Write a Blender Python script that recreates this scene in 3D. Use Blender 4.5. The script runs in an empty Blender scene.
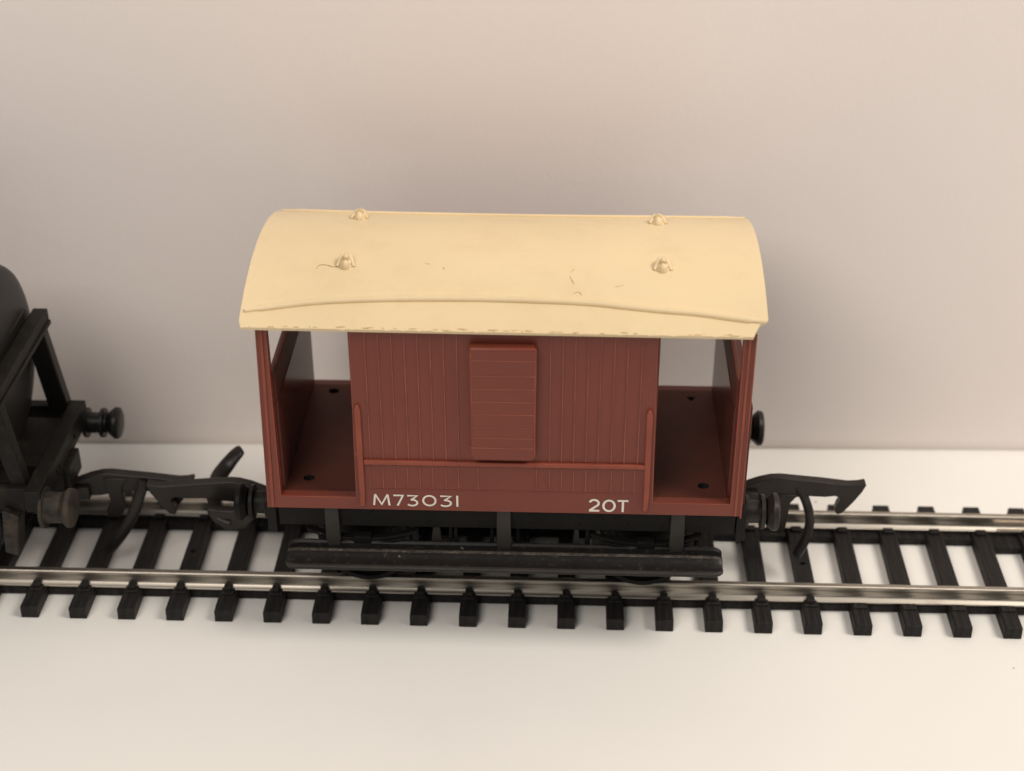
import bpy, bmesh, math, random
from mathutils import Vector, Matrix
random.seed(7)
S = 0.01                     # one millimetre of the model = 0.01 units
scene = bpy.context.scene
COL = scene.collection

# ------------------------------------------------------------------ materials
def mat(name, col, rough=0.5, metal=0.0, var=0.06, vscale=300.0, bump=0.0, bscale=900.0, spec=0.5,
        stretch=(1, 1, 1), dust=None, bdist=0.0005, coat=0.0):
    m = bpy.data.materials.new(name); m.use_nodes = True
    nt = m.node_tree; N = nt.nodes; L = nt.links
    b = N['Principled BSDF']
    b.inputs['Roughness'].default_value = rough
    b.inputs['Metallic'].default_value = metal
    b.inputs['Specular IOR Level'].default_value = spec
    b.inputs['Coat Weight'].default_value = coat
    tc = N.new('ShaderNodeTexCoord')
    mp = N.new('ShaderNodeMapping'); mp.inputs['Scale'].default_value = stretch
    L.new(tc.outputs['Object'], mp.inputs['Vector'])
    n = N.new('ShaderNodeTexNoise'); n.inputs['Scale'].default_value = vscale * 0.1; n.inputs['Detail'].default_value = 6
    L.new(mp.outputs[0], n.inputs['Vector'])
    r = N.new('ShaderNodeValToRGB')
    r.color_ramp.elements[0].position = 0.3; r.color_ramp.elements[1].position = 0.7
    r.color_ramp.elements[0].color = [c * (1 - var) for c in col] + [1]
    r.color_ramp.elements[1].color = [min(1, c * (1 + var)) for c in col] + [1]
    L.new(n.outputs['Fac'], r.inputs['Fac'])
    out = r.outputs['Color']
    if dust:
        dcol, dscale, lo, hi, amt = dust
        dn = N.new('ShaderNodeTexNoise'); dn.inputs['Scale'].default_value = dscale; dn.inputs['Detail'].default_value = 8
        dn.inputs['Roughness'].default_value = 0.75
        L.new(tc.outputs['Object'], dn.inputs['Vector'])
        mr = N.new('ShaderNodeMapRange'); mr.inputs[1].default_value = lo; mr.inputs[2].default_value = hi
        mr.inputs[4].default_value = amt
        L.new(dn.outputs['Fac'], mr.inputs[0])
        mx = N.new('ShaderNodeMix'); mx.data_type = 'RGBA'
        L.new(mr.outputs[0], mx.inputs[0]); L.new(out, mx.inputs[6]); mx.inputs[7].default_value = list(dcol) + [1]
        out = mx.outputs[2]
        rr = N.new('ShaderNodeMapRange'); rr.inputs[3].default_value = rough; rr.inputs[4].default_value = 0.85
        L.new(mr.outputs[0], rr.inputs[0]); L.new(rr.outputs[0], b.inputs['Roughness'])
    L.new(out, b.inputs['Base Color'])
    if bump:
        n2 = N.new('ShaderNodeTexNoise'); n2.inputs['Scale'].default_value = bscale * 0.1; n2.inputs['Detail'].default_value = 5
        L.new(mp.outputs[0], n2.inputs['Vector'])
        bp = N.new('ShaderNodeBump'); bp.inputs['Strength'].default_value = bump; bp.inputs['Distance'].default_value = bdist
        L.new(n2.outputs['Fac'], bp.inputs['Height']); L.new(bp.outputs[0], b.inputs['Normal'])
    m['nodes_out'] = 1
    return m

def specks(m, col, scale, thr, amount=0.8, dim='3D'):
    """small separate marks scattered over a surface"""
    nt = m.node_tree; N = nt.nodes; L = nt.links; b = N['Principled BSDF']
    src = b.inputs['Base Color'].links[0].from_socket
    tc = N.new('ShaderNodeTexCoord')
    nz = N.new('ShaderNodeTexNoise'); nz.inputs['Scale'].default_value = scale * 3
    v = N.new('ShaderNodeTexVoronoi'); v.voronoi_dimensions = dim; v.inputs['Scale'].default_value = scale
    ad = N.new('ShaderNodeMixRGB'); ad.inputs[0].default_value = 0.01
    L.new(tc.outputs['Object'], nz.inputs['Vector'])
    L.new(tc.outputs['Object'], ad.inputs[1]); L.new(nz.outputs['Color'], ad.inputs[2])
    L.new(ad.outputs[0], v.inputs['Vector'])
    wn = N.new('ShaderNodeSeparateColor'); L.new(v.outputs['Color'], wn.inputs[0])
    # radius of each speck differs from cell to cell, most cells have none
    rad = N.new('ShaderNodeMapRange'); rad.inputs[1].default_value = 0.72; rad.inputs[2].default_value = 1.0
    rad.inputs[3].default_value = 0.0; rad.inputs[4].default_value = thr
    L.new(wn.outputs[0], rad.inputs[0])
    lt = N.new('ShaderNodeMath'); lt.operation = 'LESS_THAN'
    L.new(v.outputs['Distance'], lt.inputs[0]); L.new(rad.outputs[0], lt.inputs[1])
    ml = N.new('ShaderNodeMath'); ml.operation = 'MULTIPLY'; ml.inputs[1].default_value = amount
    L.new(lt.outputs[0], ml.inputs[0])
    mx = N.new('ShaderNodeMix'); mx.data_type = 'RGBA'
    L.new(ml.outputs[0], mx.inputs[0]); L.new(src, mx.inputs[6]); mx.inputs[7].default_value = list(col) + [1]
    L.new(mx.outputs[2], b.inputs['Base Color'])

M = {}
M['paper'] = mat('white_paper', (0.80, 0.785, 0.745), 0.62, var=0.02, vscale=30, bump=0.12, bscale=700, spec=0.3)
specks(M['paper'], (0.25, 0.2, 0.16), 4.4, 0.0085, 0.8, '2D')
specks(M['paper'], (0.5, 0.44, 0.38), 7.0, 0.016, 0.4, '2D')
M['card'] = mat('wall_card', (0.850, 0.778, 0.738), 0.7, var=0.018, vscale=12, bump=0.14, bscale=1000, spec=0.3, stretch=(1.15, 1, 0.9), bdist=0.002)
M['red'] = mat('bauxite_plastic', (0.168, 0.0350, 0.0205), 0.40, var=0.10, vscale=60, bump=0.10, bscale=1800, spec=0.42)
M['red_edge'] = mat('bauxite_worn_lit_edge', (0.250, 0.060, 0.035), 0.42, var=0.15, vscale=200, bump=0.05, spec=0.3)  # lighter red for worn raised edges, with the light they catch painted in
M['red_rib'] = mat('bauxite_rib', (0.245, 0.066, 0.039), 0.42, var=0.25, vscale=300, bump=0.05, spec=0.4)  # brighter red puts the light caught by the thin ribs into their colour
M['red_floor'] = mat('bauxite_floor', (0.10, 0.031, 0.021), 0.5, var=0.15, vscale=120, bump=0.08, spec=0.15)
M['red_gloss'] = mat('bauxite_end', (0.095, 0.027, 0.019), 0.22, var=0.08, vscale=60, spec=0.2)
M['cream'] = mat('cream_plastic', (0.740, 0.588, 0.358), 0.38, var=0.05, vscale=45, bump=0.10, bscale=260,
                 dust=((0.52, 0.36, 0.17), 7, 0.50, 0.85, 0.35))
specks(M['cream'], (0.33, 0.18, 0.07), 16.0, 0.030, 0.5)
M['grime'] = mat('brown_scuff', (0.47, 0.30, 0.14), 0.7, var=0.2)
M['letter'] = mat('cream_paint', (0.74, 0.69, 0.60), 0.55, var=0.08, vscale=900)
M['black'] = mat('black_plastic', (0.010, 0.009, 0.008), 0.45, var=0.2, vscale=150, bump=0.12, bscale=900,
                 dust=((0.13, 0.10, 0.07), 45, 0.62, 0.82, 0.4), spec=0.14)
M['board'] = mat('dusty_board', (0.010, 0.009, 0.0085), 0.36, var=0.2, vscale=300, bump=0.15, bscale=900,
                 dust=((0.17, 0.135, 0.10), 130, 0.57, 0.76, 0.45), spec=0.3)
specks(M['board'], (0.30, 0.24, 0.17), 60, 0.11, 0.55)
specks(M['red'], (0.42, 0.17, 0.11), 20, 0.035, 0.55)
specks(M['black'], (0.16, 0.13, 0.10), 35, 0.10, 0.5)
M['dusty'] = mat('dusty_ridge', (0.022, 0.019, 0.016), 0.5, var=0.2, vscale=300, bump=0.4, bscale=1500,
                 dust=((0.21, 0.165, 0.12), 140, 0.44, 0.76, 0.65))
M['hanger'] = mat('grey_black_plastic', (0.036, 0.032, 0.028), 0.45, var=0.2, vscale=200, bump=0.1, spec=0.25)
M['couple'] = mat('coupling_plastic', (0.020, 0.016, 0.014), 0.38, var=0.25, vscale=200, spec=0.28, bump=0.12, bscale=700,
                  dust=((0.09, 0.07, 0.05), 40, 0.58, 0.80, 0.4))
M['sleeper'] = mat('sleeper_plastic', (0.016, 0.014, 0.0132), 0.55, var=0.5, vscale=420, bump=0.7, bscale=700, spec=0.2, stretch=(5, 0.35, 1), bdist=0.003)
M['rail'] = mat('nickel_silver', (0.40, 0.365, 0.315), 0.42, 1.0, var=0.08, vscale=200, bump=0.05, bscale=900, stretch=(0.05, 1, 1),
                dust=((0.2, 0.15, 0.1), 9, 0.55, 0.8, 0.35))
M['rail_new'] = mat('bright_nickel', (0.72, 0.62, 0.54), 0.25, 1.0, var=0.04)
M['tank'] = mat('tank_black', (0.009, 0.008, 0.007), 0.40, var=0.15, vscale=80, bump=0.04, bscale=600, spec=0.25)
M['dirty'] = mat('grimy_black', (0.009, 0.008, 0.007), 0.5, var=0.25, vscale=200, bump=0.3, bscale=900, spec=0.16,
                 dust=((0.075, 0.058, 0.04), 30, 0.52, 0.78, 0.5))
M['brown_dust'] = mat('dust_caked_black', (0.014, 0.012, 0.010), 0.6, var=0.3, vscale=200, bump=0.5, bscale=900, spec=0.3,
                 dust=((0.085, 0.064, 0.044), 40, 0.42, 0.70, 0.75), bdist=0.002)
M['steel'] = mat('dark_steel', (0.17, 0.145, 0.12), 0.32, 0.9, var=0.2)
M['hole'] = mat('moulded_hole', (0.008, 0.007, 0.007), 0.8, var=0.1)

# ------------------------------------------------------------------ mesh helpers (all in mm)
class MB:
    def __init__(s): s.v = []; s.f = []; s.mi = []; s.sm = []
    def add(s, vs, fs, mi=0, smooth=False):
        o = len(s.v); s.v += [tuple(p) for p in vs]
        for f in fs: s.f.append([o + i for i in f]); s.mi.append(mi); s.sm.append(smooth)
    def box(s, x0, x1, y0, y1, z0, z1, mi=0):
        x0, x1 = sorted((x0, x1)); y0, y1 = sorted((y0, y1)); z0, z1 = sorted((z0, z1))
        v = [(x, y, z) for z in (z0, z1) for y in (y0, y1) for x in (x0, x1)]
        s.add(v, [(0, 2, 3, 1), (4, 5, 7, 6), (0, 1, 5, 4), (2, 6, 7, 3), (0, 4, 6, 2), (1, 3, 7, 5)], mi)
    def obox(s, a, b, w, h, up=(0, 0, 1), mi=0):
        """bar from a to b; w across, h along 'up'"""
        a = Vector(a); b = Vector(b); d = (b - a).normalized(); up = Vector(up)
        sd = d.cross(up).normalized(); u = sd.cross(d).normalized()
        v = [p + sd * (i * w / 2) + u * (j * h / 2) for p in (a, b) for j in (-1, 1) for i in (-1, 1)]
        s.add(v, [(0, 1, 3, 2), (4, 6, 7, 5), (0, 4, 5, 1), (2, 3, 7, 6), (0, 2, 6, 4), (1, 5, 7, 3)], mi)
    def prism(s, poly, axis, a0, a1, mi=0, smooth=False):
        """poly of 2D points in the plane normal to axis, extruded a0..a1. axis 'y': (x,z); 'x': (y,z); 'z': (x,y)"""
        def P(p, a):
            if axis == 'y': return (p[0], a, p[1])
            if axis == 'x': return (a, p[0], p[1])
            return (p[0], p[1], a)
        n = len(poly)
        v = [P(p, a0) for p in poly] + [P(p, a1) for p in poly]
        s.add(v, [list(range(n))[::-1], [n + i for i in range(n)]], mi)
        s.add(v, [(i, (i + 1) % n, n + (i + 1) % n, n + i) for i in range(n)], mi, smooth)
    def tube(s, pts, r, seg=10, mi=0, cap=True, flat=None):
        """round (or flattened: flat=(ru, rv, upvector)) bar along pts"""
        pts = [Vector(p) for p in pts]; rings = []
        for i, p in enumerate(pts):
            d = (pts[min(i + 1, len(pts) - 1)] - pts[max(i - 1, 0)]).normalized()
            up = Vector(flat[2]) if flat else Vector((0.123, 0.9, 0.3))
            a = d.cross(up).normalized(); b = a.cross(d).normalized()
            rr = r[i] if isinstance(r, (list, tuple)) else r
            ru, rv = (flat[0] * rr, flat[1] * rr) if flat else (rr, rr)
            rings.append([p + a * (ru * math.cos(t)) + b * (rv * math.sin(t)) for t in [2 * math.pi * k / seg for k in range(seg)]])
        v = [q for R in rings for q in R]; f = []
        for i in range(len(rings) - 1):
            for k in range(seg):
                k2 = (k + 1) % seg
                f.append((i * seg + k, i * seg + k2, (i + 1) * seg + k2, (i + 1) * seg + k))
        s.add(v, f, mi, True)
        if cap: s.add(v, [list(range(seg))[::-1], [len(v) - seg + k for k in range(seg)]], mi)
    def lathe_x(s, prof, cy, cz, seg=40, mi=0, smooth=True):
        """prof: list of (x, radius) turned about the x axis through (cy, cz)"""
        v = []; f = []
        for x, r in prof:
            for k in range(seg):
                t = 2 * math.pi * k / seg
                v.append((x, cy + r * math.cos(t), cz + r * math.sin(t)))
        for i in range(len(prof) - 1):
            for k in range(seg):
                k2 = (k + 1) % seg
                f.append((i * seg + k, i * seg + k2, (i + 1) * seg + k2, (i + 1) * seg + k))
        s.add(v, f, mi, smooth)
        s.add(v, [list(range(seg))[::-1], [len(v) - seg + k for k in range(seg)]], mi)
    def cells(s, xs, zs, filled, y0, y1, mi=0):
        """flat plate in the xz plane with openings: only the filled grid cells are solid"""
        nx, nz = len(xs), len(zs); v = []
        for y in (y0, y1):
            for z in zs:
                for x in xs: v.append((x, y, z))
        I = lambda i, j, k: k * nx * nz + j * nx + i
        F = lambda i, j: 0 <= i < nx - 1 and 0 <= j < nz - 1 and filled(i, j)
        f = []
        for i in range(nx - 1):
            for j in range(nz - 1):
                if not F(i, j): continue
                f.append((I(i, j, 0), I(i + 1, j, 0), I(i + 1, j + 1, 0), I(i, j + 1, 0)))
                f.append((I(i, j, 1), I(i, j + 1, 1), I(i + 1, j + 1, 1), I(i + 1, j, 1)))
                if not F(i - 1, j): f.append((I(i, j, 0), I(i, j + 1, 0), I(i, j + 1, 1), I(i, j, 1)))
                if not F(i + 1, j): f.append((I(i + 1, j, 0), I(i + 1, j, 1), I(i + 1, j + 1, 1), I(i + 1, j + 1, 0)))
                if not F(i, j - 1): f.append((I(i, j, 0), I(i, j, 1), I(i + 1, j, 1), I(i + 1, j, 0)))
                if not F(i, j + 1): f.append((I(i, j + 1, 0), I(i + 1, j + 1, 0), I(i + 1, j + 1, 1), I(i, j + 1, 1)))
        s.add(v, f, mi)
    def build(s, name, mats, parent=None, bevel=0.0, seg=2, origin=(0, 0, 0), angle=40):
        me = bpy.data.meshes.new(name)
        o = Vector(origin)
        me.from_pydata([(Vector(p) - o) * S for p in s.v], [], s.f)
        mats = mats if isinstance(mats, (list, tuple)) else [mats]
        for m in mats: me.materials.append(m)
        for p, mi, sm in zip(me.polygons, s.mi, s.sm): p.material_index = mi; p.use_smooth = sm
        bm = bmesh.new(); bm.from_mesh(me)
        bmesh.ops.remove_doubles(bm, verts=bm.verts, dist=1e-6)
        lone = [q for q in bm.verts if not q.link_faces]
        bmesh.ops.delete(bm, geom=lone, context='VERTS')
        bmesh.ops.recalc_face_normals(bm, faces=bm.faces); bm.to_mesh(me); bm.free()
        ob = bpy.data.objects.new(name, me); COL.objects.link(ob)
        ob.location = o * S
        if parent is not None:
            ob.parent = parent
            ob.location = (o - Vector(parent.get('org', (0, 0, 0)))) * S
        ob['org'] = list(o)
        me.set_sharp_from_angle(angle=math.radians(38))
        if bevel:
            b = ob.modifiers.new('edge', 'BEVEL'); b.width = bevel * S; b.segments = seg
            b.limit_method = 'ANGLE'; b.angle_limit = math.radians(angle)
        return ob

def thing(name, loc, label, cat, group=None):
    o = bpy.data.objects.new(name, None); COL.objects.link(o)
    o.location = Vector(loc) * S; o['org'] = list(loc); o.empty_display_size = 0.05
    o['label'] = label; o['category'] = cat
    if group: o['group'] = group
    return o

# ------------------------------------------------------------------ setting
g = MB(); g.add([(-600, -600, 0), (600, -600, 0), (600, 60, 0), (-600, 60, 0)], [(0, 1, 2, 3)])
o = g.build('ground', M['paper']); o['kind'] = 'structure'
o['label'] = 'white paper sheet the track lies on'; o['category'] = 'table surface'
w = MB()
wy = lambda x: 31.0 + 0.0185 * x
# the card's foot is slightly rolled away from the viewer
prof = [(.75, -0.3), (.68, .02), (.50, .35), (.30, .75), (.13, 1.25), (.03, 1.8), (0, 2.4), (0, 210), (2.2, 210), (2.2, -0.3)]
v = [(x, wy(x) + dy, z) for x in (-420, 420) for dy, z in prof]; n = len(prof)
w.add(v, [(i, i + 1, n + i + 1, n + i) for i in range(6)], 0, True)
w.add(v, [(i, (i + 1) % n, n + (i + 1) % n, n + i) for i in range(6, n)] + [list(range(n)), list(range(n, 2 * n))])
o = w.build('backdrop', M['card']); o['kind'] = 'structure'
o['label'] = 'pale beige card wall standing behind the track'; o['category'] = 'backdrop'

# ------------------------------------------------------------------ track
ZS = 1.88; SP = 6.8197; JX = 70.7
def sleeper_mesh(parent, x, chair, hole, name='sleeper'):
    b = MB(); hw = 1.24
    # body of the sleeper, sides slightly drafted, sub-divided in plan so that a nail hole can be cut
    def ring(z, e): return [(x - hw - e, -14.38 - e, z), (x + hw + e, -14.38 - e, z), (x + hw + e, 14.29 + e, z), (x - hw - e, 14.29 + e, z)]
    lo = ring(0.02, 0.0); hi = ring(ZS, -0.04)
    v = lo + hi
    sides = [(0, 1, 5, 4), (1, 2, 6, 5), (2, 3, 7, 6), (3, 0, 4, 7), (3, 2, 1, 0)]
    if not hole:
        b.add(v, sides + [(4, 5, 6, 7)])
    else:
        hr, hy, n = 0.42, -0.6, 12
        circ = [(x + hr * math.cos(2 * math.pi * (k + .5) / n), hy + hr * math.sin(2 * math.pi * (k + .5) / n)) for k in range(n)]
        sq = [(x - hw + .04, hy - 1), (x + hw - .04, hy - 1), (x + hw - .04, hy + 1), (x - hw + .04, hy + 1)]
        b.add(v, sides)
        t = [hi[0], hi[1], (sq[1][0], sq[1][1], ZS), (sq[0][0], sq[0][1], ZS)]; b.add(t, [(0, 1, 2, 3)])
        t = [(sq[3][0], sq[3][1], ZS), (sq[2][0], sq[2][1], ZS), hi[2], hi[3]]; b.add(t, [(0, 1, 2, 3)])
        cv = [(p[0], p[1], ZS) for p in circ]; sv = [(p[0], p[1], ZS) for p in sq]
        # quadrants between square and circle
        q = {0: 2, 1: 3, 2: 0, 3: 1}   # circle quadrant -> square corner
        for k in range(n):
            c0, c1 = cv[k], cv[(k + 1) % n]
            a0 = math.atan2(c0[1] - hy, c0[0] - x); a1 = math.atan2(c1[1] - hy, c1[0] - x)
            qa = int(((a0 + 2 * math.pi) % (2 * math.pi)) // (math.pi / 2)); qb = int(((a1 + 2 * math.pi) % (2 * math.pi)) // (math.pi / 2))
            b.add([c0, c1, sv[q[qa]]], [(0, 1, 2)])
            if qa != qb: b.add([c1, sv[q[qb]], sv[q[qa]]], [(0, 1, 2)])
        dn = [(p[0], p[1], 0.4) for p in cv]
        b.add(cv + dn, [(k, (k + 1) % n, n + (k + 1) % n, n + k) for k in range(n)] + [list(range(n, 2 * n))], 1)
    for sgn in (-1, 1):                     # moulded rail chairs
        if chair == 0:
            b.box(x - .55, x + .55, sgn * 9.25, sgn * 10.45, ZS - .2, ZS + 0.95)
            b.box(x - .95, x + .95, sgn * 9.4, sgn * 10.75, ZS - .2, ZS + 0.32)
        else:
            b.box(x - 1.0, x + 1.0, sgn * 9.72, sgn * 10.9, ZS - .2, ZS + 0.30)
        b.box(x - .75, x + .75, sgn * 6.7, sgn * 7.75, ZS - .2, ZS + 0.55)
    return b.build(name, [M['sleeper'], M['hole']], parent, bevel=0.13, seg=2, origin=(x, 0, 0))

def rail_mesh(parent, sgn, x0, x1, m):
    # flat-bottom section: foot, web, head (gauge face at 8.25 mm)
    c = sgn * 8.72; zb = ZS + 0.01
    half = [(.98, 0.0), (.98, .20), (.62, .36), (.34, .62), (.30, .85), (.30, 1.60), (.47, 1.85), (.50, 2.30), (.36, 2.46)]
    poly = [(c + y, zb + z) for y, z in half] + [(c - y, zb + z) for y, z in reversed(half)]
    b = MB(); n = 40; 
    b.prism(poly, 'x', x0, x1)
    return b.build('rail', m, parent, bevel=0.06, seg=2, origin=(x0, 0, 0), angle=25)

def web_mesh(parent, sgn, x0, x1, tab=None):
    b = MB(); b.box(x0, x1, sgn * 6.6, sgn * 9.25, 0.15, 1.35)
    if tab: b.box(tab[0], tab[1], sgn * 4.8, sgn * 6.7, 0.15, 1.3)
    return b.build('sleeper_web', M['sleeper'], parent, bevel=0.05)

def track(label, i0, i1, x0, x1, webx, tabs, railm):
    t = thing('railway_track', ((x0 + x1) / 2, 0, 0), label, 'track', None)
    protos = {}
    for i in range(i0, i1 + 1):
        x = (i - 10) * SP
        key = (0 if i < 17 else 1, i in (3, 16))
        if key not in protos:
            protos[key] = sleeper_mesh(t, x, key[0], key[1])
        else:
            c = protos[key].copy(); COL.objects.link(c); c.parent = t
            c.location = (Vector((x, 0, 0)) - Vector(t['org'])) * S
    for sgn in (-1, 1):
        rail_mesh(t, sgn, x0, x1, railm)
        web_mesh(t, sgn, webx[0], webx[1], tabs)
    return t
t1 = track('straight black sleepered track with dull nickel rails under both wagons', -11, 21, -146, 78.4, (-146, 77.5), (69.0, 77.4), M['rail'])
# bright fishplate on the foot of the far rail near the right-hand end
j = MB(); c = 8.72
for sg in (-1, 1): j.box(70.7, 82.5, c + sg * .5, c + sg * 1.22, ZS + 0.02, ZS + 0.5)
j.build('rail_joiner', M['rail_new'], t1, bevel=0.1)

# ------------------------------------------------------------------ shared rolling stock pieces
def hook_poly(x, d):
    """side outline of a tension-lock hook; x = root, d = +1 points right. returns (x, z)"""
    pts = [(-3.5, 12.6), (-3.5, 14.6), (-1.5, 15.2), (.6, 16.1), (2.2, 16.55), (3.6, 16.65), (5.2, 16.5), (9.5, 16.1), (13.2, 15.65), (14.5, 15.75), (15.45, 16.0), (15.6, 15.7),
           (15.1, 14.5), (14.2, 13.0), (13.3, 11.7), (12.6, 10.8), (11.9, 10.7), (11.65, 11.2), (11.8, 12.2), (12.2, 13.0), (12.1, 13.5), (11.4, 13.8),
           (10.0, 13.6), (7.4, 13.7), (5.6, 13.4), (3.4, 13.2), (1.8, 12.8), (-1, 12.6)]
    q = [(x + d * a, b) for a, b in pts]
    return q if d > 0 else q[::-1]

def coupling(parent, x, d, y, dropper, bar=None, post=True, dz=0.0, m='couple', strap=(.5, .9), scoop=None):
    b = MB(); b.prism([(p[0], p[1] + dz) for p in hook_poly(x, d)], 'y', y - .75, y + .75)
    h = b.build('coupling', M[m], parent, bevel=0.16)
    k = MB()
    k.box(x - d * 2.5, x + d * .5, y - 1.6, y + 1.6, 12.6 + dz, 14.6 + dz)
    if post: k.prism([(x + d * 2.6, 14), (x + d * 6.2, 14), (x + d * 5.2, 12.6), (x + d * 4.9, 8.2), (x + d * 4.2, 7.2), (x + d * 2.4, 7.2), (x + d * 2.4, 8.4), (x + d * 3.2, 10)], 'y', y - 1.0, y + .6)
    k.build('coupling_bracket', M[m], h, bevel=0.15)
    if dropper:
        c = MB(); c.tube(dropper, 1.0, 12, flat=(strap[0], strap[1], (0, 1, 0)))
        c.build('dropper', M['couple' if d > 0 else 'steel'], h)
    if bar:
        c = MB(); c.tube(bar[0], bar[1], 12, flat=bar[2])
        c.build('coupling_bar', M[m], h)
    if scoop:
        c = MB(); c.prism(scoop, 'y', -5.0, -3.6); c.build('coupling_bar', M[m], h, bevel=0.3, seg=3)
    return h

def smooth(pts, n=6):
    out = []; P = [Vector(p) for p in pts]
    for i in range(len(P) - 1):
        p0 = P[max(i - 1, 0)]; p1 = P[i]; p2 = P[i + 1]; p3 = P[min(i + 2, len(P) - 1)]
        for k in range(n):
            t = k / n
            out.append(0.5 * ((2 * p1) + (p2 - p0) * t + (2 * p0 - 5 * p1 + 4 * p2 - p3) * t * t + (3 * p1 - p0 - 3 * p2 + p3) * t ** 3))
    out.append(P[-1]); return out

def buffer(parent, x, d, y, z, m, length=4.8, head=2.55, collar=True, shank=1.5):
    """x = face of the beam; d = +1 points right"""
    b = MB()
    pr = [(0, shank + .75), (.5, shank + .75), (.5, shank + .1), (length * .62, shank)]
    b.lathe_x([(x + d * a, r) for a, r in pr], y, z, 28)
    h = b.build('buffer', m, parent, bevel=0.08)
    k = MB()
    pr = [(length * .6, .95), (length - 1.05, .95), (length - 1.75, head * .72), (length - .95, head), (length - .35, head * .97), (length - .12, head * .8), (length, head * .4), (length + .02, .05)]
    if collar: pr = [(length * .45, shank * 1.0), (length * .45, head * .92), (length * .45 + .55, head * .92), (length * .45 + .55, .95)] + pr[1:]
    k.lathe_x([(x + d * a, r) for a, r in pr], y, z, 32)
    k.build('buffer_head', m, h, bevel=0.06)
    return h

def wheelset(parent, x, z0=4.36, r=6.1):
    zc = z0 + r
    ax = MB(); v = []
    # turn about the y axis: build as lathe_x about origin then swap axes
    def lathe_y(b, prof, seg=40, mi=0):
        t = MB(); t.lathe_x(prof, 0, 0, seg)
        o = len(b.v); b.v += [(x + p[1], p[0], zc + p[2]) for p in t.v]
        for f in t.f: b.f.append([o + i for i in f]); b.mi.append(mi); b.sm.append(True)
    lathe_y(ax, [(-12.2, .6), (-12.2, .9), (12.2, .9), (12.2, .6)], 16)
    a = ax.build('axle', M['black'], parent)
    for s in (-1, 1):
        wb = MB()
        lathe_y(wb, [(s * 7.2, 5.0), (s * 7.2, r + .95), (s * 7.75, r + .95), (s * 7.95, r + .1), (s * 9.7, r), (s * 9.75, r - .7), (s * 9.2, r - .9), (s * 9.2, 1.9), (s * 9.8, 1.7), (s * 9.85, 0.3)])
        w_ = wb.build('wheel', M['black'], a)
    return a

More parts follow.
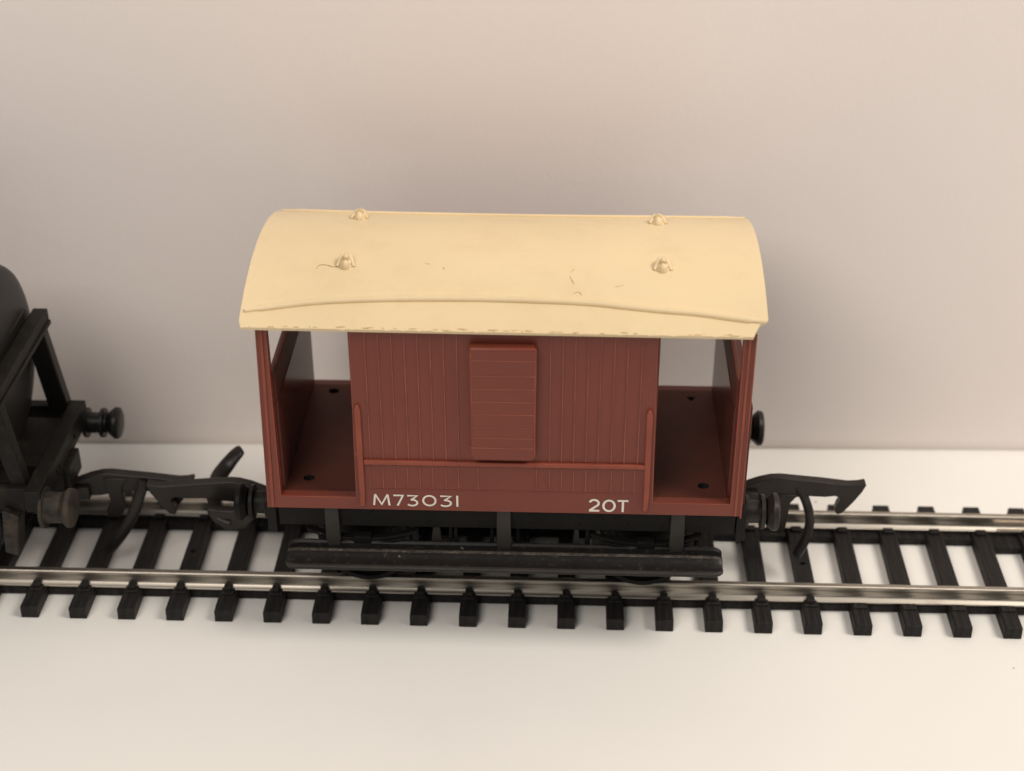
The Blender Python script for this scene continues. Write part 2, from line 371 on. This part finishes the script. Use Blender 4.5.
# ------------------------------------------------------------------ brake van
XL, XR = -32.42, 29.5
van = thing('brake_van', (-1.5, 0, 0), 'red model brake van with a cream arched roof and open verandahs', 'brake van')
OL, OLi, ORi, OR = -31.05, -21.15, 17.85, 27.95      # verandah openings
ribs_u = [-18.9, -17.25, -15.6, -13.97, -12.35, -10.75, -9.1, -7.45, 4.25, 5.8, 7.35, 8.95, 10.5, 12.2, 13.85, 15.6]
ribs_l = [-19.1, -17.4, -15.85, -14.2, -12.55, -10.9, -9.2, -7.55, -5.0, 2.6, 4.3, 5.85, 7.4, 9.0, 10.6, 12.3, 13.9, 15.3]
Z0, ZSILL, ZTOP = 20.3, 22.25, 47.6
for sgn in (-1, 1):
    yo, yi = sgn * 15.0, sgn * 13.75
    b = MB()
    ZSILL = 22.25 if sgn < 0 else 22.06
    b.cells([XL, OL, OLi, ORi, OR, XR], [Z0, ZSILL, ZTOP], lambda i, j: j == 0 or i in (0, 2, 4), yo, yi)
    def raised(x0, x1, z0, z1, d, mi=1): b.box(x0, x1, yo - sgn * .05, yo + sgn * d, z0, z1, mi)
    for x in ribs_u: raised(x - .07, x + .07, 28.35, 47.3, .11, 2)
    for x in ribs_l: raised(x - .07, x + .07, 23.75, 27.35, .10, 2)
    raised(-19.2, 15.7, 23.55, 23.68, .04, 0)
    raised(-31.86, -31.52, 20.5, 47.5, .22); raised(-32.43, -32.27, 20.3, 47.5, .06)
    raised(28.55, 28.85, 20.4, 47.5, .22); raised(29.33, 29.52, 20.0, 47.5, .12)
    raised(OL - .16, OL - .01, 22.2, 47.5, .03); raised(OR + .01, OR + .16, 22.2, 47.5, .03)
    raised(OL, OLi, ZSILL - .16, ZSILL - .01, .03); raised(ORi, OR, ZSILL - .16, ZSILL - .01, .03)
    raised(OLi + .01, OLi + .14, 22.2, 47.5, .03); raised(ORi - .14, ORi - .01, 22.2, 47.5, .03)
    def taper(p):
        t = (p[2] - 22.1) / 25.5
        if p[0] < -31.4: return (p[0] - .55 * max(0, (47 - p[2]) / 27) ** 1.6, p[1], p[2])
        if t > 0 and abs(p[0] - OLi) < .2: return (p[0] + .38 * t, p[1], p[2])
        if t > 0 and abs(p[0] - ORi) < .2: return (p[0] - .42 * t, p[1], p[2])
        return p
    b.v = [taper(p) for p in b.v]
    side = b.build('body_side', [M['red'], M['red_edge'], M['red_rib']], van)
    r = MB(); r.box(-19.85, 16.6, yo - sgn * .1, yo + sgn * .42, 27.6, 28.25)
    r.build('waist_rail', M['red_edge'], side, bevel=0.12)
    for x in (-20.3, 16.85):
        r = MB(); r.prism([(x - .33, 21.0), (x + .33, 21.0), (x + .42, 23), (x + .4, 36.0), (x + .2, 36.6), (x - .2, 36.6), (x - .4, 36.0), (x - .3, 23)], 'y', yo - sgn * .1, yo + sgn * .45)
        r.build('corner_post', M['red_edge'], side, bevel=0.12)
    # projecting lookout with horizontal boards
    d = MB()
    d.prism([(-5.62, 29.2), (2.25, 29.2), (2.44, 29.8), (2.54, 45.9), (-5.92, 45.9), (-5.8, 29.8)], 'y', yo - sgn * .1, yo + sgn * 1.45)
    d.mi = [0 if i < 2 else 1 for i in range(len(d.f))]  # rim faces in the lighter red, painting the lookout's edges as lit
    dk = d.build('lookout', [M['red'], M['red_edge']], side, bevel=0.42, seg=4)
    d = MB()
    for z, xa, xb in ((43.6, -5.2, 2.3), (41.4, -5.6, 2.3), (39.5, -5.2, 1.4), (37.6, -5.2, .6), (35.75, -5.4, .5), (33.85, -5.0, .8), (32.2, -5.4, 1.2), (30.7, -5.5, -2.0)):
        z += .55; d.box(-5.78 + .1 * (xa + 5.2), 2.38 + .06 * (xb - 2.3), yo + sgn * 1.40, yo + sgn * 1.49, z - .06, z + .06)
    for x in (-5.62, 2.3):
        d.box(x - .04, x + .04, yo + sgn * 1.30, yo + sgn * 1.44, 30.0, 45.3)
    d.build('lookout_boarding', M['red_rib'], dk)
    # lettering
    if sgn < 0:
        def stroke(b, pts, wd, closed=False):
            z = -15.03 - .006 * (len(b.f) % 9)
            P = [Vector((p[0], p[1])) for p in pts]; n = len(P); L = []; R = []
            for i in range(n):
                a = P[i - 1] if (i or closed) else None; c = P[(i + 1) % n] if (i < n - 1 or closed) else None
                d1 = (P[i] - a).normalized() if a is not None else (c - P[i]).normalized()
                d2 = (c - P[i]).normalized() if c is not None else d1
                nn = Vector((-(d1 + d2).y, (d1 + d2).x))
                nn = nn.normalized() if nn.length > 1e-6 else Vector((-d1.y, d1.x))
                k = min(1.6, 1 / max(.5, nn.dot(Vector((-d1.y, d1.x)))))
                L.append(P[i] + nn * (wd / 2 * k)); R.append(P[i] - nn * (wd / 2 * k))
            v = [(p.x, z, p.y) for p in L] + [(p.x, z, p.y) for p in R]
            m_ = n if closed else n - 1
            b.add(v, [(i, (i + 1) % n, n + (i + 1) % n, n + i) for i in range(m_)])
        def glyph(b, ch, x, w, z, h, wd=.26):
            X = lambda a: x + a * w; Zz = lambda a: z + a * h
            T = lambda pts: [(X(p[0]), Zz(p[1])) for p in pts]
            if ch == 'M': stroke(b, T([(.02, 0), (.11, .97)]), wd); stroke(b, T([(.11, 1), (.5, .08), (.89, 1)]), wd); stroke(b, T([(.89, .97), (.98, 0)]), wd)
            elif ch == '7': stroke(b, T([(0, .93), (.93, .93), (.38, 0)]), wd)
            elif ch == '3':
                stroke(b, T([(.05, .93), (.92, .93), (.42, .58)]), wd)
                arc = [(.46 + .46 * math.cos(t), .30 + .27 * math.sin(t)) for t in [math.radians(a) for a in range(95, -165, -20)]]
                stroke(b, T([(.34, .55)] + arc), wd)
            elif ch == '0': stroke(b, T([(.5 + .44 * math.cos(t), .5 + .44 * math.sin(t)) for t in [2 * math.pi * k / 28 for k in range(28)]]), wd, True)
            elif ch == '1': stroke(b, T([(.5, 0), (.5, 1)]), wd)
            elif ch == '2':
                arc = [(.48 + .42 * math.cos(t), .68 + .28 * math.sin(t)) for t in [math.radians(a) for a in range(165, -50, -18)]]
                stroke(b, T(arc + [(.10, .10)]), wd); stroke(b, T([(.02, .07), (.98, .07)]), wd)
                stroke(b, T([(.18, .2), (.42, .16)]), wd * .8)
            elif ch == 'T': stroke(b, T([(0, .93), (1, .93)]), wd); stroke(b, T([(.5, .93), (.5, 0)]), wd)
        lt = MB(); zz, hh = 21.0, 1.76
        for ch, x0, x1 in (('M', -18.85, -16.72), ('7', -16.2, -14.85), ('3', -14.45, -12.95), ('0', -12.4, -10.55), ('3', -10.1, -8.5), ('1', -7.95, -7.65)):
            glyph(lt, ch, x0, x1 - x0, zz, hh)
        lt.build('lettering', M['letter'], side)
        lt = MB()
        for ch, x0, x1 in (('2', 9.5, 10.92), ('0', 11.3, 12.98), ('T', 13.25, 14.65)):
            glyph(lt, ch, x0, x1 - x0, 20.66, 1.92, .30)
        lt.build('lettering', M['letter'], side)

# floor with the moulded-through holes
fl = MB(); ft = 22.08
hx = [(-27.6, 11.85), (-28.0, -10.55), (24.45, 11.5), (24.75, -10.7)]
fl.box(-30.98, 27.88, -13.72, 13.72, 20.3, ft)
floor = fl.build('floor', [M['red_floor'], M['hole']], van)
cut = MB()
for k, (hx_, hy_) in enumerate(hx):
    n = 6 if k != 2 else 3
    cut.prism([(hx_ + .85 * math.cos(2 * math.pi * i / n + .5), hy_ + .75 * math.sin(2 * math.pi * i / n + .5)) for i in range(n)], 'z', 21.2, 23)
c = cut.build('hole_cutter', [M['hole']], None)
bo = floor.modifiers.new('holes', 'BOOLEAN'); bo.object = c; bo.operation = 'DIFFERENCE'; bo.solver = 'EXACT'
bpy.context.view_layer.update()
dg = bpy.context.evaluated_depsgraph_get()
me = bpy.data.meshes.new_from_object(floor.evaluated_get(dg))
floor.modifiers.clear(); floor.data = me
for p_ in me.polygons: p_.use_smooth = False
bpy.data.objects.remove(c)

# end walls, seen from inside through the verandahs, and the cabin ends
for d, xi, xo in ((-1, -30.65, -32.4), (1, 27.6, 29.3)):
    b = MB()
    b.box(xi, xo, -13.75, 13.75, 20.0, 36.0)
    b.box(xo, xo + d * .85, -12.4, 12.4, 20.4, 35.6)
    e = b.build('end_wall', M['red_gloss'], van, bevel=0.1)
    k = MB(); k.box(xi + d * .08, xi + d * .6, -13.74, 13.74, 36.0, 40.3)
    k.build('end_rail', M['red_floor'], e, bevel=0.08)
    k = MB()
    for yy in (-4.5, 4.5): k.box(xi + d * .3, xo, yy - .55 + 8 * (1 if yy > 0 else 0), yy + .55 + 8 * (1 if yy > 0 else 0), 40.3, 48.2) if yy > 0 else None
    if k.v: k.build('end_pillar', M['red'], e, bevel=0.1)
for d, x in ((-1, OLi), (1, ORi)):
    b = MB(); b.cells([-13.75, -3.6, 3.6, 13.75], [ft, 44.5, 47.6], lambda i, j: not (i == 1 and j == 0), x, x - d * 1.2)
    # swap to the yz plane
    b.v = [(p[1], p[0], p[2]) for p in b.v]
    cw = b.build('cabin_wall', M['red'], van, bevel=0.08)
    k = MB(); k.box(x - d * .9, x - d * .3, -3.6, 3.6, ft, 44.5)
    k.build('cabin_door', M['red'], cw)

# roof: an arched shell with a chipped near right corner
R0, ZT = 37.3, 52.75
def roof_z(y): return ZT - R0 + math.sqrt(R0 * R0 - y * y)
XA, XB = -34.1, 30.75
def xend(y):
    if y > -14.55: return XB
    t = min(1, (-14.55 - y) / 2.25)
    return XB - .55 * min(1, t * 5) - 1.35 * t ** 0.7
def xstart(y):
    t = max(0, (-15.6 - y) / 1.2); return XA + .35 * t * t
ys = [-16.8, -16.5, -16.1, -15.7, -15.3, -14.95, -14.7, -14.5] + [-14 + i for i in range(0, 31)] + [16.5, 16.8]
NX = 160; TH = 0.5
b = MB(); v = []; rows = len(ys)
rng = random.Random(3)
chip = {0: {i: rng.uniform(0, .16) if rng.random() < .35 else 0 for i in range(NX + 1)}}
for layer in (0, 1):
    for j, y in enumerate(ys):
        for i in range(NX + 1):
            u = i / NX; x = xstart(y) + (xend(y) - xstart(y)) * u
            z = roof_z(y) - layer * TH * 1.0
            yy = y * (1 if layer == 0 else .985)
            if j == 0 and layer == 0: z -= chip[0][i]
            v.append((x, yy, z))
I = lambda l, j, i: l * rows * (NX + 1) + j * (NX + 1) + i
f = []
for j in range(rows - 1):
    for i in range(NX):
        f.append((I(0, j, i), I(0, j, i + 1), I(0, j + 1, i + 1), I(0, j + 1, i)))
        f.append((I(1, j, i), I(1, j + 1, i), I(1, j + 1, i + 1), I(1, j, i + 1)))
e = []
for i in range(NX):
    e.append((I(0, 0, i), I(1, 0, i), I(1, 0, i + 1), I(0, 0, i + 1)))
    e.append((I(0, rows - 1, i), I(0, rows - 1, i + 1), I(1, rows - 1, i + 1), I(1, rows - 1, i)))
for j in range(rows - 1):
    e.append((I(0, j, 0), I(0, j + 1, 0), I(1, j + 1, 0), I(1, j, 0)))
    e.append((I(0, j, NX), I(1, j, NX), I(1, j + 1, NX), I(0, j + 1, NX)))
b.add(v, f, 0, True); b.add(v, e, 0, False)
def scuff(pts, wd):
    P = smooth([(p[0], p[1], 0) for p in pts], 5); L = []
    for i, p in enumerate(P):
        d = (P[min(i + 1, len(P) - 1)] - P[max(i - 1, 0)]).normalized(); n = Vector((-d.y, d.x, 0)) * wd / 2 * (math.sin(math.pi * (i + .6) / (len(P) + .2)) ** .6) * rng.uniform(.5, 1.2)
        for q in (p + n, p - n): L.append((q.x, q.y, roof_z(q.y) + .012))
    b.add(L, [(2 * i, 2 * i + 2, 2 * i + 3, 2 * i + 1) for i in range(len(P) - 1)], 1)
scuff([(-25.6, -7.3), (-25.3, -6.5), (-24.5, -6.4), (-23.4, -6.8), (-22.6, -6.6)], .22)
scuff([(7.0, -9.3), (6.7, -8.6), (6.4, -7.7)], .16); scuff([(6.9, -10.9), (7.6, -10.6), (7.9, -11.2)], .16)
scuff([(6.5, -7.0), (7.0, -6.3)], .12); scuff([(-12.0, -5.6), (-11.3, -5.9)], .16); scuff([(-9.6, -6.4), (-9.4, -6.9)], .2)
scuff([(12.0, -9.6), (13.2, -9.3)], .12); scuff([(22.5, -13.3), (23.6, -13.45)], .25)
for k in range(46):                                   # worn, dirty bits along the eaves edge
    x = rng.uniform(-33, 28.5); l = rng.uniform(.15, 1.1); y = rng.uniform(-16.72, -16.5)
    scuff([(x, y), (x + l / 2, y + rng.uniform(-.06, .06)), (x + l, y + rng.uniform(-.05, .05))], rng.uniform(.08, .2))
roof = b.build('roof', [M['cream'], M['grime']], van)
# rain strips, curved along each side
for sgn in (-1, 1):
    pts = [(-33.5, 14.55), (-30.2, 13.95), (-25.4, 13.15), (-20, 12.65), (-14.5, 12.35), (-8, 12.17), (-2, 12.14), (8, 12.4), (14, 13.0), (18, 13.4), (22.4, 13.75), (27, 14.4), (30.5, 14.8)]
    P = smooth([(x, sgn * y, 0) for x, y in pts], 6)
    P = [(p.x, p.y, roof_z(p.y) + .10) for p in P]
    r = MB(); n_ = len(P) - 1; k_ = 1.0 if sgn < 0 else .55
    r.tube(P, [k_ * (.46 if 3 < i < n_ - 3 else .30) for i in range(n_ + 1)], 14, flat=(1.0, 0.95, (0, 0, 1)))
    r.build('rain_strip', M['cream'], roof)
# torpedo roof vents: hood on a small base with a rounded cap in front
for (x, y) in ((-21.95, -5.95), (18.15, -5.5), (-21.93, 8.75), (18.15, 8.7)):
    z = roof_z(y); sg = -1 if y < 0 else 1
    r = MB()
    nrm = Vector((0, y / R0, math.sqrt(1 - (y / R0) ** 2))); tg = Vector((0, nrm.z, -nrm.y)) * 1
    base = Vector((x, y, z))
    def dome(c, rx, ry, rz, n=14, m_=7):
        vv = []; ff = []
        for a in range(m_ + 1):
            ph = math.pi / 2 * a / m_
            for k in range(n):
                th = 2 * math.pi * k / n
                vv.append(c + Vector((rx * math.cos(ph) * math.cos(th), 0, 0)) + tg * (ry * math.cos(ph) * math.sin(th)) + nrm * (rz * math.sin(ph)))
        for a in range(m_):
            for k in range(n):
                ff.append((a * n + k, a * n + (k + 1) % n, (a + 1) * n + (k + 1) % n, (a + 1) * n + k))
        r.add(vv, ff, 0, True)
    dome(base - nrm * .15 - tg * .05, 1.15, 1.15, .55)
    dome(base + tg * .1 - nrm * .05, .98, 1.1, .86)
    apex = base + tg * 1.25 + nrm * .12
    for sx in (-1, 1):                      # the two sloping wings of the hood
        r.tube(smooth([apex, base + tg * .75 + Vector((sx * .22, 0, 0)) + nrm * .72, base + tg * .1 + Vector((sx * .68, 0, 0)) + nrm * .55, base - tg * .75 + Vector((sx * 1.08, 0, 0)) + nrm * .02], 5),
               [.22 + .14 * math.sin(math.pi * min(1, i / 12)) for i in range(16)], 10)
    r.tube([apex, base + tg * .7 + nrm * .78, base + nrm * .9, base - tg * .4 + nrm * .85], [.2, .34, .40, .42], 10)
    dome(base - tg * .72, .60, .70, .98)
    r.build('roof_vent', M['cream'], roof)

roof.rotation_euler = (0.0, 0.0036, 0.0)
roof.location.z -= (50 * (math.cos(.0036) - 1) + .33) * S
roof.location.x -= 50 * math.sin(.0036) * S
# ---- underframe
uf = MB(); uf.box(-32.2, 29.2, -11.6, 11.6, 18.3, 19.9); uf.box(-14, 11, -5, 5, 15.5, 18.3)
under = uf.build('underframe', M['black'], van, bevel=0.1)
for sgn in (-1, 1):
    yo = sgn * 13.1
    b = MB(); b.box(-32.0, 29.1, yo, sgn * 11.7, 16.15, 19.97)
    for x in (-22.5, -19.5, -12, -5.1, 1.9, 8.4, 14.8, 19.2, 24.5):
        b.box(x - .22, x + .22, yo - sgn * .05, yo + sgn * .14, 18.6, 19.1); b.box(x - .2, x + .2, yo - sgn * .05, yo + sgn * .1, 16.9, 17.3)
    sb = b.build('solebar', M['black'], van, bevel=0.12)
    for x in (-24.75, -1.75, 21.4):
        b = MB(); b.prism([(x - .92, 19.95), (x + .92, 19.95), (x + .98, 14.4), (x + .85, 13.1), (x - .85, 13.1), (x - .98, 14.4)], 'y', yo - sgn * .1, yo + sgn * .75)
        b.build('step_hanger', M['hanger'], sb, bevel=0.1)
    # long step board with a dusty raised ridge and a lip along its front edge
    prof = [(-12.9, 12.5), (-12.9, 13.75), (-13.25, 13.85), (-13.5, 13.5), (-14.2, 13.4), (-14.7, 13.55), (-15.05, 13.72), (-15.45, 13.62),
            (-15.9, 13.3), (-16.7, 12.95), (-17.35, 12.8), (-17.5, 13.02), (-17.95, 13.0), (-18.05, 12.8), (-18.0, 12.4), (-17.6, 12.25)]
    x0, x1 = -30.85, 27.5; b = MB(); rings = []
    st = [(0, 0.30), (.06, .45), (.25, .64), (.6, .82), (1.1, .95), (1.6, 1.0)]
    mid = -15.4; xs = [(x0 + a, k) for a, k in st] + [(x1 - a, k) for a, k in reversed(st)]
    v = []
    for x, k in xs:
        kk = .55 + .45 * k
        for (y, z) in prof:
            yy = mid + (y - mid) * kk; zc = 12.9 + (z - 12.9) * (.5 + .5 * k)
            v.append((x, -sgn * yy, zc))
    n = len(prof)
    for i in range(len(xs) - 1):
        for k in range(n):
            mi = 1 if k in (5, 6) else (2 if k in (11, 12) else 0)
            b.add([v[i * n + k], v[i * n + (k + 1) % n], v[(i + 1) * n + (k + 1) % n], v[(i + 1) * n + k]], [(0, 1, 2, 3)], mi, True)
    b.add(v[:n], [list(range(n))]); b.add(v[-n:], [list(range(n))])
    b.build('step_board', [M['board'], M['dusty'], M['hanger']], van, bevel=0.07)
    # axle guards, boxes and leaf springs
    for xw in (-20.9, 17.3):
        b = MB()
        b.prism([(xw - 5.6, 16.2), (xw - 4.6, 16.2), (xw - 1.6, 11.2), (xw - 1.6, 8.6), (xw + 1.6, 8.6), (xw + 1.6, 11.2), (xw + 4.6, 16.2), (xw + 5.6, 16.2), (xw + 2.6, 8.0), (xw - 2.6, 8.0)][:10], 'y', sgn * 11.8, sgn * 12.4)
        ag = b.build('axle_guard', M['black'], van, bevel=0.06)
        b = MB(); b.box(xw - 1.6, xw + 1.6, sgn * 11.4, sgn * 13.6, 8.9, 12.2); b.build('axle_box', M['black'], ag, bevel=0.2)
        b = MB()
        for k in range(4):
            hl = 7.4 - 1.5 * k; top = 15.7 - .62 * k
            P = [(xw - hl + 2 * hl * i / 12) for i in range(13)]
            arc = [(x, top - 1.5 + 1.5 * ((x - xw) / 7.4) ** 2) for x in P]
            poly = [(x, z) for x, z in arc] + [(x, z - .45) for x, z in reversed(arc)]
            b.prism(poly, 'y', sgn * 12.3, sgn * 13.4)
        b.box(xw - 1.2, xw + 1.2, sgn * 12.2, sgn * 13.55, 12.2, 14.6)
        b.build('leaf_spring', M['black'], ag, bevel=0.05)
    for x, h in ((-10.9, .75), (-9.0, .32), (-8.3, .32), (-3.4, .3), (0.1, .3), (8.0, .5), (9.5, .38), (10.9, .45)):
        b = MB(); b.prism([(x - h, 13.2), (x + h, 13.2), (x + h * .5, 16.3), (x - h * .5, 16.3)], 'y', sgn * 12.0, sgn * 12.7)
        b.build('brake_hanger', M['hanger'] if h > .4 else M['black'], sb, bevel=0.06)
for xw in (-20.9, 17.3): wheelset(van, xw)
for d, x in ((-1, -32.3), (1, 29.2)):
    b = MB(); b.box(x, x + d * 1.25, -13.3, 13.3, 14.95, 19.95)
    for yy in (-6, -3, 3, 6): b.box(x + d * 1.2, x + d * 1.4, yy - .3, yy + .3, 17, 17.6)
    hs = b.build('headstock', M['black'], van, bevel=0.15)
    for yy in ((-10.4, 10.4) if d > 0 else (-10.4,)): buffer(van, x + d * 1.25, d, yy, 17.85, M['couple'] if d > 0 else M['dirty'], 4.75, 2.6)
coupling(van, 33.0, 1, 0.0, smooth([(38.9, .1, 15.0), (40.2, -.5, 13.3), (41.0, -1.5, 11.0), (41.05, -1.7, 8.7), (40.55, -1.9, 6.5), (39.7, -2.1, 4.5)], 5), strap=(.66, .9))
coupling(van, -37.6, -1, -0.9, None,
         bar=(smooth([(-40.6, -4.4, 10.4), (-41.6, -4.2, 10.6), (-42.4, -3.8, 10.9), (-43.2, -2.4, 11.3), (-43.9, 0, 11.6), (-43.9, 3.2, 12.2), (-43.0, 5.2, 13.0), (-41.8, 6.2, 14.2), (-40.8, 6.7, 15.0)], 5), [1.0] * 38 + [.95, .85, .6], (1.15, .42, (0.4, 0, 1))), post=False, dz=-1.75,
         scoop=[(-44.0, 12.6), (-43.9, 11.6), (-43.1, 10.1), (-41.8, 9.0), (-40.4, 8.7), (-39.0, 9.1), (-37.6, 10.4), (-36.9, 11.9), (-36.8, 12.9), (-38.5, 12.6), (-40.5, 12.2), (-42.5, 12.3)])

# ------------------------------------------------------------------ tank wagon at the left edge
tw = thing('tank_wagon', (-98, 0, 0), 'grimy black model tank wagon cut off by the left edge', 'tank wagon')
TZ, TR = 32.8, 13.65
pr = [(-128.5, .1)] + [(-128.3 + 4 * (1 - math.cos(a)), TR * math.sin(a)) for a in [math.radians(k) for k in range(10, 91, 10)]]
pr += [(-73.6, TR), (-73.4, TR + .25), (-72.3, TR + .25), (-72.1, TR), (-71.6, TR - .1), (-71.1, TR - .45), (-70.8, TR - 1.0), (-70.5, TR - 2.4), (-70.3, TR - 5), (-70.15, .1)]
b = MB(); b.lathe_x(pr, 0, TZ, 72); tank = b.build('tank', M['tank'], tw)
fl_ = MB(); t_ = MB(); t_.lathe_x([(0, 4.2), (3.4, 4.2), (3.4, 4.8), (4.2, 4.8), (4.6, 4.2), (5.0, .2)], 0, 0, 32)
fl_.v = [(-98 + p[1], p[2], TZ + TR - .6 + p[0]) for p in t_.v]; fl_.f = t_.f; fl_.mi = t_.mi; fl_.sm = t_.sm
fl_.build('filler_dome', M['tank'], tank)
# end timbers: cross beams at mid-tank height, struts down to the headstock
for d, xe in ((1, -68.0), (-1, -126.3)):
    b = MB(); b.box(xe, xe - d * 2.1, -12.6, 12.2, 32.3, 34.9)
    b.box(xe, xe + d * .25, -12.4, 12.1, 32.5, 33.2)
    b.build('end_beam', M['dirty'], tw, bevel=0.25, seg=3)
    b = MB(); b.box(xe - d * 2.2, xe - d * 3.4, -11.5, 8.9, 30.5, 36.4); b.build('end_timber', M['tank'], tw, bevel=0.3, seg=3)
    for yy in (-9.6, 10.2):
        b = MB(); wd_ = 2.9 if yy > 0 else 2.3
        b.obox((xe - d * 1.55, yy, 32.4), (xe + d * .25, yy, 19.6), 1.9, wd_, up=(1, 0, 0))
        b.build('end_strut', M['tank'] if yy > 0 else M['dirty'], tw, bevel=0.15)
    b = MB(); b.box(xe + d * 3.8, xe + d * 1.6, -12.8, 10.8, 17.0, 20.4)
    b.box(xe + d * 3.9, xe + d * 1.4, -3.6, 3.2, 13.6, 18.6); b.box(xe + d * 4.7, xe + d * 3.8, -2.8, 2.4, 14.2, 17.6)
    for yy in (-5, -3.6, 4): b.box(xe + d * 3.8, xe + d * 4.0, yy - .3, yy + .3, 18.2, 18.8)
    b.build('headstock', M['dirty'], tw, bevel=0.2)
    for yy in (-11.2, 10.5):
        if yy < 0: h = buffer(tw, xe + d * 3.4, d, yy, 16.8, M['brown_dust'], 4.4, 2.75, False, 2.1)
        else: h = buffer(tw, xe + d * 3.4, d, yy, 16.7, M['tank'], 5.4, 2.4, True, 1.5)
    b = MB(); b.prism([(xe + d * .2, 16), (xe - d * 2, 17), (xe - d * 2.6, 10), (xe - d * .8, 9.4), (xe - d * .4, 12.5)], 'y', -12.6, -9.2)
    b.build('buffer_step', M['brown_dust'], tw, bevel=0.2)
b = MB(); b.box(-128.6, -66.3, -6.2, 6.2, 17.2, 20.2)
for yy in (-10.6, 10.6): b.box(-128.2, -66.6, yy - .9, yy + .9, 16.4, 19.9)
for x in (-118, -97, -78):                         # saddles under the tank
    b.prism([(-9.5, 19.9), (9.5, 19.9), (11.0, 27.0), (8, 23.6), (4, 21.7), (0, 21.1), (-4, 21.7), (-8, 23.6), (-11, 27.0)], 'x', x - 1.2, x + 1.2)
b.build('underframe', M['dirty'], tw, bevel=0.15)
for xw in (-117, -79.5):
    wheelset(tw, xw)
    for sgn in (-1, 1):
        b = MB(); b.prism([(xw - 5, 16.5), (xw - 1.8, 8.6), (xw + 1.8, 8.6), (xw + 5, 16.5)], 'y', sgn * 10.2, sgn * 10.9)
        b.box(xw - 1.5, xw + 1.5, sgn * 10.6, sgn * 12.2, 9, 12.2)
        for k in range(3): b.box(xw - 6 + k * 1.4, xw + 6 - k * 1.4, sgn * 10.9, sgn * 11.9, 14.6 - k * .6, 15.0 - k * .6)
        b.build('axle_guard', M['dirty'], tw, bevel=0.08)
coupling(tw, -62.3, 1, 0.9, smooth([(-53.7, -.6, 14.0), (-54.2, -1.2, 12.6), (-55.4, -1.9, 9.4), (-57.4, -2.3, 6.0), (-59.8, -2.5, 2.9)], 5), dz=-1.95, strap=(.85, .5))

# ------------------------------------------------------------------ camera
cam = bpy.data.cameras.new('camera'); co = bpy.data.objects.new('camera', cam); COL.objects.link(co)
C = Vector((5.53194, -186.77735, 143.86525)) * S
Rv = Vector((0.99938946, 0.03492258, -0.00105925)); Uv = Vector((-0.01718289, 0.51767332, 0.8554058)); Fv = Vector((-0.03042132, 0.85486534, -0.51795733))
mw = Matrix(((Rv.x, Uv.x, -Fv.x, C.x), (Rv.y, Uv.y, -Fv.y, C.y), (Rv.z, Uv.z, -Fv.z, C.z), (0, 0, 0, 1)))
co.matrix_world = mw
cam.sensor_fit = 'HORIZONTAL'; cam.sensor_width = 36; cam.lens = 1600 / 1024 * 36
cam.clip_start = 0.01; cam.clip_end = 100
cam.dof.use_dof = True; cam.dof.focus_distance = 2.08; cam.dof.aperture_fstop = 2.2
scene.camera = co

# ------------------------------------------------------------------ light
def area(name, loc, target, size, power, col, shape='DISK', sy=None):
    l = bpy.data.lights.new(name, 'AREA'); l.shape = shape; l.size = size; l.energy = power; l.color = col
    if sy: l.size_y = sy
    o = bpy.data.objects.new(name, l); COL.objects.link(o); o.location = Vector(loc) * S
    d = (Vector(target) - Vector(loc)).normalized(); o.rotation_euler = d.to_track_quat('-Z', 'Y').to_euler()
    return o
area('key_lamp', (325, -90, 430), (0, 0, 20), 2.2, 193, (1.0, .915, .81))
area('fill_lamp', (-170, -330, 400), (0, 0, 20), 2.8, 126, (1.0, .92, .825))
wd = bpy.data.worlds.new('World'); scene.world = wd; wd.use_nodes = True
bg = wd.node_tree.nodes['Background']; bg.inputs[0].default_value = (0.76, 0.82, 1.0, 1); bg.inputs[1].default_value = 0.155
scene.view_settings.view_transform = 'Standard'; scene.view_settings.look = 'None'
scene.view_settings.exposure = 0.0; scene.view_settings.gamma = 1.0
